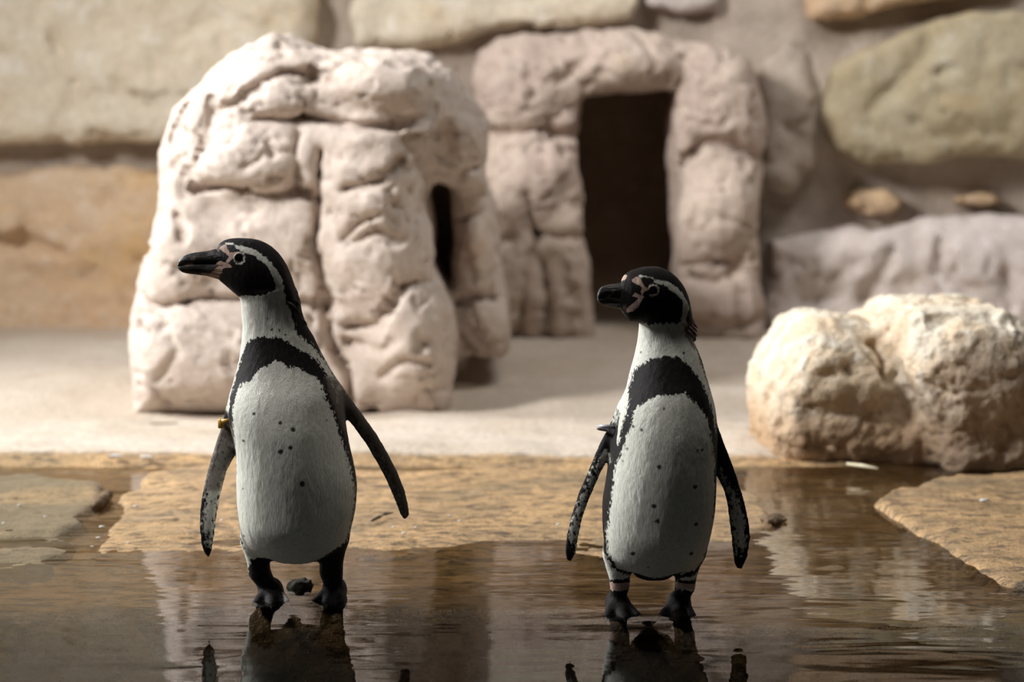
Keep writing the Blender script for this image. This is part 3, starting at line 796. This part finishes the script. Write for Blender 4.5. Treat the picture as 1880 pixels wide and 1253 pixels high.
    bo = link('flipper_band', mesh_np('flipper_band', Vr-base, Qr, bd['mat'], False), root, label=bd['label'])
    if 'buckle' in bd:
        p = np.array(pt(bd['buckle'][0], bd['buckle'][1], 0)); p[1] = Yp + bd['y'] - ry*0.6
        rr_ = []
        for k, (s, zoff) in enumerate([(0.6,-0.0075),(1,-0.006),(1,0.006),(0.6,0.0075)]):
            q4 = np.array([(-1,-1,0),(1,-1,0),(1,1,0),(-1,1,0)], float)*np.array([0.0045,0.004,0])*s
            rr_.append(p + q4 + (0,0,zoff))
        Vk, Qk = ring_loft(rr_)
        link('buckle', mesh_np('buckle', Vk-base, Qk, bd['mat'], False), bo)
    return root

LEFT = dict(label='taller penguin on the left with a yellow flipper band, standing in shallow water',
    cx=545, foot=1096, box=(325,432,752,1100), neck_row=640,
    rows=[(535,441,545),(545,441,547),(560,441,549),(575,442,553),(590,443,558),(604,444,564),(617,443,573),(637,441,582),(660,438.5,594),(682,433,607),(703,428,620),(729,421,630),(752,419,632),(780,425,636),(820,434,643),(855,437,651),(890,437,656),
          (920,438,655),(950,441,650),(985,447,640),(1005,455,631),(1018,468,615),(1026,490,595),(1031,520,570)],
    depth=[(535,0.041,0.006),(560,0.040,0.008),(590,0.042,0.010),(620,0.047,0.011),(680,0.064,0.008),(735,0.083,-0.002),(800,0.093,-0.010),(870,0.096,-0.012),(950,0.094,-0.012),(1000,0.078,-0.002),(1020,0.055,0.01),(1031,0.03,0.012)],
    head=[(397,460,508,0.010),(405,446,517,0.0145),(418,439.5,528,0.022),(440,437,545,0.032),(460,438,552,0.037),(480,443,556,0.038),(500,455,560,0.038),(520,478,563,0.035),(533,506,565,0.030),(542,535,566,0.022),(546,552,567,0.012)],
    head_y=0.0, yaw=0.06,
    bill=[(327,485,487.5,490,0.0022),(330,478,488,495,0.0045),(337,471,486.5,500,0.006),(347,466.5,485,502.5,0.0075),(362,463,483.5,504.5,0.009),(380,461,483,507,0.0105),(398,457,483,512,0.0135),(410,456,484,515.5,0.0165),(420,459,486,516,0.0195),(430,466,488,510,0.018)],
    eye=(445,472,7.8),
    flippers=[dict(poly=[(418,735),(412,752),(408,772),(395,815),(383,855),(374,895),(369,930),(368,965),(371,995),(378,1015),(386,1022),(391,1008),(396,975),(400,940),(406,905),(415,868),(428,842),(440,825),(448,790),(445,750)], y=(0.015,-0.012),
                   white=[[(440,720),(424,722),(405,752),(414,757),(420,748),(427,760),(434,752)]], pale=[(400,815),(418,800),(428,820),(426,838),(412,864),(404,903),(398,940),(394,974),(388,1001),(381,985),(376,960),(376,930),(380,895),(388,858)], shade=[(395,780),(436,780),(430,850),(405,900),(360,900)], streak=[('l',[(407,800),(400,825),(391,862)],3.5),('l',[(386,975),(384,1005)],2.5)]),
              dict(poly=[(612,700),(626,710),(640,729),(665,764),(690,799),(710,834),(728,869),(742,904),(749,935),(750,952),(742,960),(734,951),(722,920),(708,886),(690,852),(670,817),(648,786),(634,768),(622,748),(606,735)], y=(0.01,0.02),
                   white=[[(622,700),(640,718),(634,724),(626,712),(622,716)]], pale=[(644,768),(660,782),(682,815),(704,855),(724,895),(738,935),(739,948),(730,930),(714,893),(695,853),(675,818),(654,787)], shade=[(600,690),(760,690),(770,980),(720,980),(640,800)], streak=[('l',[(650,760),(672,790),(692,828)],3.0),('l',[(715,870),(735,925)],2.0)])],
    legs=[dict(hip=(474,995,-0.01,0.024), ankle=(476,1050,0.0,0.0150), foot=(482,0.01,8)), dict(hip=(610,990,-0.01,0.024), ankle=(608,1050,0.0,0.0160), foot=(604,0.01,-8))],
    tail=[((525,985,0.06),(525,1018,0.10),0.03,0.012)],
    dark=[[(380,425),(620,425),(640,690),(632,716),(617,697),(604,676),(597,665),(586.5,650),(574,634.5),(558,619),(545.6,609),(542,590),(541,585),(536,567),(530,555),(527,545),(511,529),(505,533),(490,538),(470,541),(445,542),(436,547),(428,562),(380,545)],
          [(428,745),(427,729),(430.7,706),(437,683),(443.4,660),(452,637),(463,622),(484,615),(504,617),(512,613),(530,622),(542.5,632),(565.5,645),(581,657),(593.6,673),(609,696),(619,714),(627,740),(640,775),(650,820),(662,860),(666,930),(660,975),(646,1005),(633,999),(643,975),(651,940),(654,905),(652,880),(647,852),(637,818),(627,786),(616,748),
           (604,724),(597,703),(588,691),(570.6,678),(553,671),(530,665),(514,655),(504,662.5),(489,670),(476,680),(466,693),(453,698),(443,708),(439,726),(436,739),(437,775),(438,830),(439,862),(434,862),(415,830),(415,765)],
          [(463,1024),(480,1016),(502,1016),(530,1110),(440,1125),(456,1045)], [(572,1034),(592,1018),(612,1003),(645,985),(670,1120),(560,1120)],
          circ(479,747,2.2),circ(528,761,2.8),circ(551,773,3.6),circ(530,811,3.8),circ(546,804,3.2),circ(568,867,4.4),circ(459,797,2.2),circ(457,884,1.6),circ(607,762,1.4),circ(496,582,1.6),circ(504,602,2),circ(517,603,2),circ(527,611,1.6),circ(456,973,2),('l',[(446,985),(452,1000)],2.5)],
    dark_sub=[[(440,449),(462,453.5),(480,462),(497,474),(511,491),(521,508),(525,522),(528,546),(535,575),(500,570),(511,535),(510,520),(507,508),(500,492),(488,479),(470,467),(447,459),(436,453)], ('l',[(418,447),(430,446.5),(446,453)],1.2), ('r',445,472,9.8,1.5)],
    pink=[[(405,456),(411,450),(417,447),(421,455),(426,462),(437,461),(443,460),(436,467),(432,473),(422,482),(419,480),(425,470),(418,464),(412,460)],
          [(388,508),(386,503),(394,497),(402,489),(412,486),(398,485),(402,481),(410,478),(418,481),(426,482),(431,489),(420,490),(413,492),(409,500),(404,509)], [(334,485.5),(345,483.5),(356,481),(358,485),(345,487.5)]],
    grey=[[(351,472),(358,469),(363,471),(360,476),(353,477)], [(372,500),(390,500),(400,490),(392,508),(375,506)], ('l',[(405,452),(404,459)],1.5)],
    tufts=[(541,560,0.6,-0.8,0.018,0.0),(538,548,0.8,-0.5,0.014,-0.012),(530,553,0.9,-0.5,0.02,-0.026),(545,575,0.7,-0.7,0.016,0.004),(549,585,0.9,-0.5,0.014,0.002),(552,595,0.8,-0.6,0.012,0.004),(536,560,0.9,-0.6,0.018,-0.02),(556,604,0.7,-0.7,0.012,0.004)],
    tuft_mat=M_TUFT,
    band=dict(at=(421,774), rx=19, ry=0.022, y=0.008, tilt=0.14, h=8, pitch=-0.003, mat=M_YELLOW, buckle=(407,777), label='yellow plastic flipper band'))

RIGHT = dict(label='shorter penguin on the right with a grey flipper band, standing in shallow water',
    cx=1200, foot=1120, box=(1034,485,1383,1125), neck_row=660,
    rows=[(585,1175,1265),(597,1174,1265),(612,1173,1268),(628,1171,1274),(656,1165,1287),(687,1156,1296),(716,1149,1304),(738,1138,1310),(762,1130,1314),(800,1125,1315),(840,1118,1314),(890,1110,1313),(930,1105,1311),(965,1106,1306),(1000,1110,1298),
          (1022,1117,1290),(1036,1130,1276),(1045,1148,1258),(1052,1172,1235),(1056,1190,1215)],
    depth=[(585,0.041,0.008),(610,0.041,0.010),(628,0.045,0.011),(680,0.064,0.008),(735,0.083,-0.002),(805,0.093,-0.010),(880,0.096,-0.012),(965,0.093,-0.011),(1020,0.078,-0.002),(1045,0.055,0.008),(1056,0.035,0.012)],
    head=[(1136,522,562,0.011),(1144,505,575,0.017),(1158,495.5,588,0.027),(1180,490,592,0.036),(1200,489,595,0.038),(1220,494,597,0.039),(1240,507,599,0.037),(1255,525,601,0.033),(1265,548,602,0.026),(1271,575,602,0.014)],
    head_y=-0.004, yaw=0.30,
    bill=[(1095,538,543,548,0.0025),(1098,530,545,553,0.005),(1104,524,543.5,557,0.0065),(1113,521,541.5,560,0.008),(1125,519.5,541,563,0.0095),(1138,518,541,566,0.0125),(1150,516,540,571,0.0165),(1160,517,540,571,0.020),(1172,522,541,565,0.019)],
    eye=(1196,530,8.0),
    flippers=[dict(poly=[(1140,745),(1130,762),(1118,786),(1100,820),(1083,860),(1063,905),(1048,950),(1041,980),(1037,1010),(1040,1027),(1048,1031),(1056,1016),(1062,985),(1068,955),(1080,920),(1097,882),(1112,852),(1125,830),(1140,800),(1152,770)], y=(0.012,-0.005),
                   white=[[(1156,716),(1136,732),(1116,762),(1123,777),(1130,770),(1134,755),(1138,770),(1138,778),(1147,752)]], pale=[(1098,840),(1112,826),(1117,838),(1106,858),(1091,888),(1076,920),(1064,953),(1058,985),(1052,1008),(1047,995),(1048,970),(1058,940),(1072,905),(1086,868)], streak=[('l',[(1108,815),(1096,840),(1082,878)],4),('l',[(1056,970),(1050,1005)],2)]),
              dict(poly=[(1300,750),(1312,764),(1325,800),(1340,840),(1355,880),(1367,920),(1376,960),(1379,990),(1374,1025),(1363,1049),(1354,1046),(1349,1035),(1346,1010),(1342,970),(1337,930),(1330,902),(1319,880),(1308,858),(1296,800)], y=(0.01,0.01),
                   white=[[(1305,724),(1314,738),(1326,768),(1322,785),(1317,772),(1312,760),(1306,780),(1303,752)]], pale=[(1322,862),(1330,880),(1340,898),(1352,905),(1362,940),(1369,975),(1369,1000),(1362,1022),(1353,1020),(1350,990),(1345,950),(1340,920),(1332,895)], streak=[('l',[(1335,845),(1350,895)],6),('l',[(1356,1010),(1360,1035)],4)])],
    legs=[dict(hip=(1136,1020,-0.012,0.024), ankle=(1138,1074,0.0,0.0128), foot=(1140,0.008,8)), dict(hip=(1260,1018,-0.012,0.024), ankle=(1258,1076,0.0,0.0132), foot=(1257,0.008,-8))],
    tail=[((1200,1015,0.06),(1200,1052,0.095),0.03,0.013), ((1178,1048,0.015),(1224,1048,0.015),0.014,0.014), ((1192,1054,0.02),(1212,1055,0.02),0.013,0.013)],
    dark=[[(1120,480),(1320,480),(1330,700),(1306,722),(1300,709),(1294,689),(1285.5,667),(1279,642),(1274,632),(1262,600),(1256,583),(1248,588),(1244,592.5),(1224,590),(1206,591),(1175,593),(1160,597),(1120,590)],
          [(1150,732),(1154,709),(1159,689),(1169,671),(1183,660),(1193,654),(1219,649),(1240,652),(1256,660),(1270,678),(1283,694),(1292,714),(1300,738),(1304.5,758.5),(1308,790),(1316,800),(1320,860),(1320,940),(1312,980),(1300,1020),(1276,1050),(1246,1057),(1247,1049),(1273,1041),(1289,1018),(1302,970),(1306.5,911),(1305.6,843),(1302,810),
           (1296.6,781),(1290,756),(1279,741),(1261,723),(1249,712),(1219,715),(1203,715),(1189,723),(1167,736),(1159,745),(1154,772),(1145,794),(1136,821),(1127,843),(1121,890),(1115,933),(1111,972),(1113,1006),(1130,1033),(1157,1046),(1156,1053),(1126,1039),(1107,1008),(1098,960),(1100,900),(1112,840),(1128,810),(1133.5,803),(1138,776),(1146,754)],
          [(1154,1044),(1176,1051),(1200,1053),(1224,1051),(1248,1043),(1242,1085),(1160,1085)],
          [(1118,1062),(1135,1059),(1158,1056),(1158,1069),(1118,1070)], [(1240,1058),(1258,1060),(1285,1062),(1285,1072),(1240,1069)],
          [(1095,1081),(1330,1081),(1330,1150),(1095,1150)],
          circ(1201,837,3.6),circ(1271.6,811,2.8),circ(1279,811,2.6),circ(1265.6,875,3.4),circ(1191.6,906,3.6),circ(1198,933,3.6),circ(1268.6,943,3.4),circ(1156,996,3.4),circ(1261,998,3.4),circ(1184,1022,2.2),circ(1171,775,2.2),circ(1157,771,2),circ(1146,811,2),circ(1139,833,1.8),circ(1211,737,2.2),circ(1252,644,2.2),circ(1251,652,1.8),circ(1175,646,1.4)],
    dark_sub=[[(1203,510),(1224,515),(1242,528),(1255,544),(1262,559),(1262,573),(1257,584),(1268,606),(1272,634),(1255,620),(1243,594),(1249,577),(1252,559),(1248,547),(1236,535),(1219,522),(1198,515)], ('l',[(1172,503.5),(1186,505),(1204,513)],1.5), ('r',1196,530,10.2,1.5)],
    pink=[[(1156.6,510),(1168.6,504.5),(1173,506),(1174.6,513.5),(1179,522),(1185,525.5),(1185,529),(1179,531.5),(1176,538),(1173,534),(1174.6,524),(1171,519.5),(1164,518),(1159,514.7)],
          [(1137,515),(1138.6,508.7),(1146,502),(1149,504),(1146,511)],
          [(1147,571),(1161,567),(1169,559),(1176,544),(1181,541),(1170,537),(1163,534),(1158,540),(1170,543),(1160,552),(1148,562)], [(1108,543),(1118,538),(1123,540),(1116,544)],
          [(1118,1068),(1150,1066),(1158,1080),(1118,1082)], [(1240,1066),(1282,1070),(1282,1080),(1240,1078)]],
    grey=[[(1119,530),(1126,528),(1128,532),(1121,537)], [(1130,565),(1146,557),(1150,566),(1142,571)], [(1250,592),(1268,596),(1276,640),(1262,622)]],
    tufts=[(1262,590,0.9,-0.4,0.018,0.004),(1264,596,0.85,-0.5,0.016,0.0),(1260,598,0.8,-0.6,0.02,-0.01),(1266,584,0.7,-0.7,0.016,0.01),(1258,604,0.75,-0.7,0.02,-0.014),(1268,606,0.6,-0.8,0.014,0.0),(1272,628,0.6,0.6,0.008,0.01)],
    tuft_mat=M_TUFTG,
    band=dict(at=(1120,788), rx=23, ry=0.024, y=0.006, tilt=-0.08, h=7, pitch=-0.006, mat=M_GREYBAND, label='grey plastic flipper band'))

build_penguin(LEFT)
build_penguin(RIGHT)

# ------------------------------------------------------------------ small things lying about
def chip(px, py, size, z, seed):
    rs = np.random.RandomState(seed); x, y = ground(px, py, z)
    u = np.linspace(0, math.pi, 6)[1:-1]; v = np.linspace(0, 2*math.pi, 8, endpoint=False)
    k = 1 + 0.3*rs.uniform(-1,1,8)
    rings = [np.stack([size*k*math.sin(t)*np.cos(v), size*0.7*k*math.sin(t)*np.sin(v), np.full(8, -size*0.35*math.cos(t))], 1) for t in u]
    V, Q = ring_loft(rings)
    return mesh_np('shell_chip', V, Q, M_SHELL), (float(x), float(y), z+size*0.25)
chips = [
 (35,929,4,'white shell chip high on the left slab, close to the left photo edge'),
 (83,950,4,'white shell chip in the middle of the left slab'),
 (7,962,4,'white shell chip at the very left edge of the photo'),
 (83,882,4,'white shell chip on the far rim of the left slab'),
 (249,931,4.5,'white shell chip at the left end of the long slab, highest of its group'),
 (187,969,5.5,'largest white shell chip in the joint between the two slabs'),
 (180,989,4.5,'white shell chip just below the largest one in the slab joint'),
 (236,998,3.5,'white shell chip at the lower left end of the long slab'),
 (169,1005,3.5,'lowest white shell chip in the joint between the two slabs'),
 (408,957,5,'white shell chip just right of the left penguin\'s banded flipper tip'),
 (840,882,4.5,'lone white shell chip far back on the long slab between the penguins'),
 (742,981,5.5,'white shell chip right below the left penguin\'s outstretched flipper tip'),
 (764,969,4,'white shell chip just right of the outstretched flipper tip'),
 (723,969,3.5,'white shell chip just left of the outstretched flipper tip'),
 (844,958,4.5,'white shell chip midway between the penguins, nearer the water'),
 (825,948,3.5,'small white shell chip behind the midway one between the penguins'),
 (1025,965,5,'white shell chip just left of the right penguin\'s banded flipper')]
for i, (px, py, sz, lab) in enumerate(chips):
    me, loc = chip(px, py, sz/1000.0, 0.010, i)
    o = link('shell_chip', me, None, loc); tag(o, lab, 'chip', 'white chips on the wet slabs')
for i, (px, py, lab) in enumerate([(214,838,'flat white fleck on the dry floor rim, left of its twin'), (270,840,'flat white fleck on the dry floor rim, right of its twin')]):
    me, loc = chip(px, py, 0.010, 0.022, 50+i)
    o = link('white_fleck', me, None, loc); o.scale = (1.6, 1.6, 0.4); tag(o, lab, 'fleck', 'white flecks on the floor rim')
me, loc = chip(1808, 921, 0.009, 0.024, 99); o = link('pebble', me, None, loc); tag(o, 'white pebble on the raised wet slab before the cream boulder', 'pebble')

def stick(name, pts, rad, mat, label, cat, z):
    P = []
    for px, py in pts:
        x, y = ground(px, py, z); P.append((float(x), float(y), z))
    P = np.array(P); b = P.mean(0)
    V, Q = tube(P - b, rad, 8)
    o = link(name, mesh_np(name, V, Q, mat), None, b); tag(o, label, cat)
stick('twig', [(682,957),(696,950),(708,944),(722,942)], [0.002,0.0035,0.003,0.001], M_TWIG, 'short dark bent twig on the wet slab beside the left penguin', 'twig', 0.012)
stick('straw', [(1555,852),(1585,856),(1612,861)], [0.003,0.004,0.002], M_STRAW, 'pale straw stalk lying at the foot of the cream boulder', 'straw', 0.026)
def small_stone(name, px, py, z, dims, mat, label, seed, dy=0.0):
    x, y = ground(px, py, z); m = max(dims)*1.5; h = min(max(dims)/11, min(dims)/4)
    ax = [np.arange(-m, m, h)]*3
    g = np.meshgrid(*ax, indexing='ij')
    F = np.sqrt((g[0]/dims[0])**2 + (g[1]/dims[1])**2 + (g[2]/dims[2])**2) - 1 + 0.28*fbm(g[0], g[1], g[2], 0.7/min(dims), 3, seed)
    V, Q = surface_nets(F, (-m,)*3, h)
    o = link(name, mesh_np(name, V, Q, mat), None, (float(x), float(y)+dy, z)); tag(o, label, 'stone')
small_stone('stone', 188, 918, 0.007, (0.013,0.075,0.011), M_WETSTONE, 'dark brown stone at the corner of the left slab, beside the joint', 5)
small_stone('stone', 1417, 955, 0.004, (0.022,0.03,0.010), M_WETSTONE, "grey brown stone at the right end of the long slab, beside the right penguin", 6)
small_stone('algae_stone', 545, 1092, -0.002, (0.024,0.02,0.014), M_ALGAE, 'dark algae covered stone in the water between the feet of the left penguin', 7, 0.045)
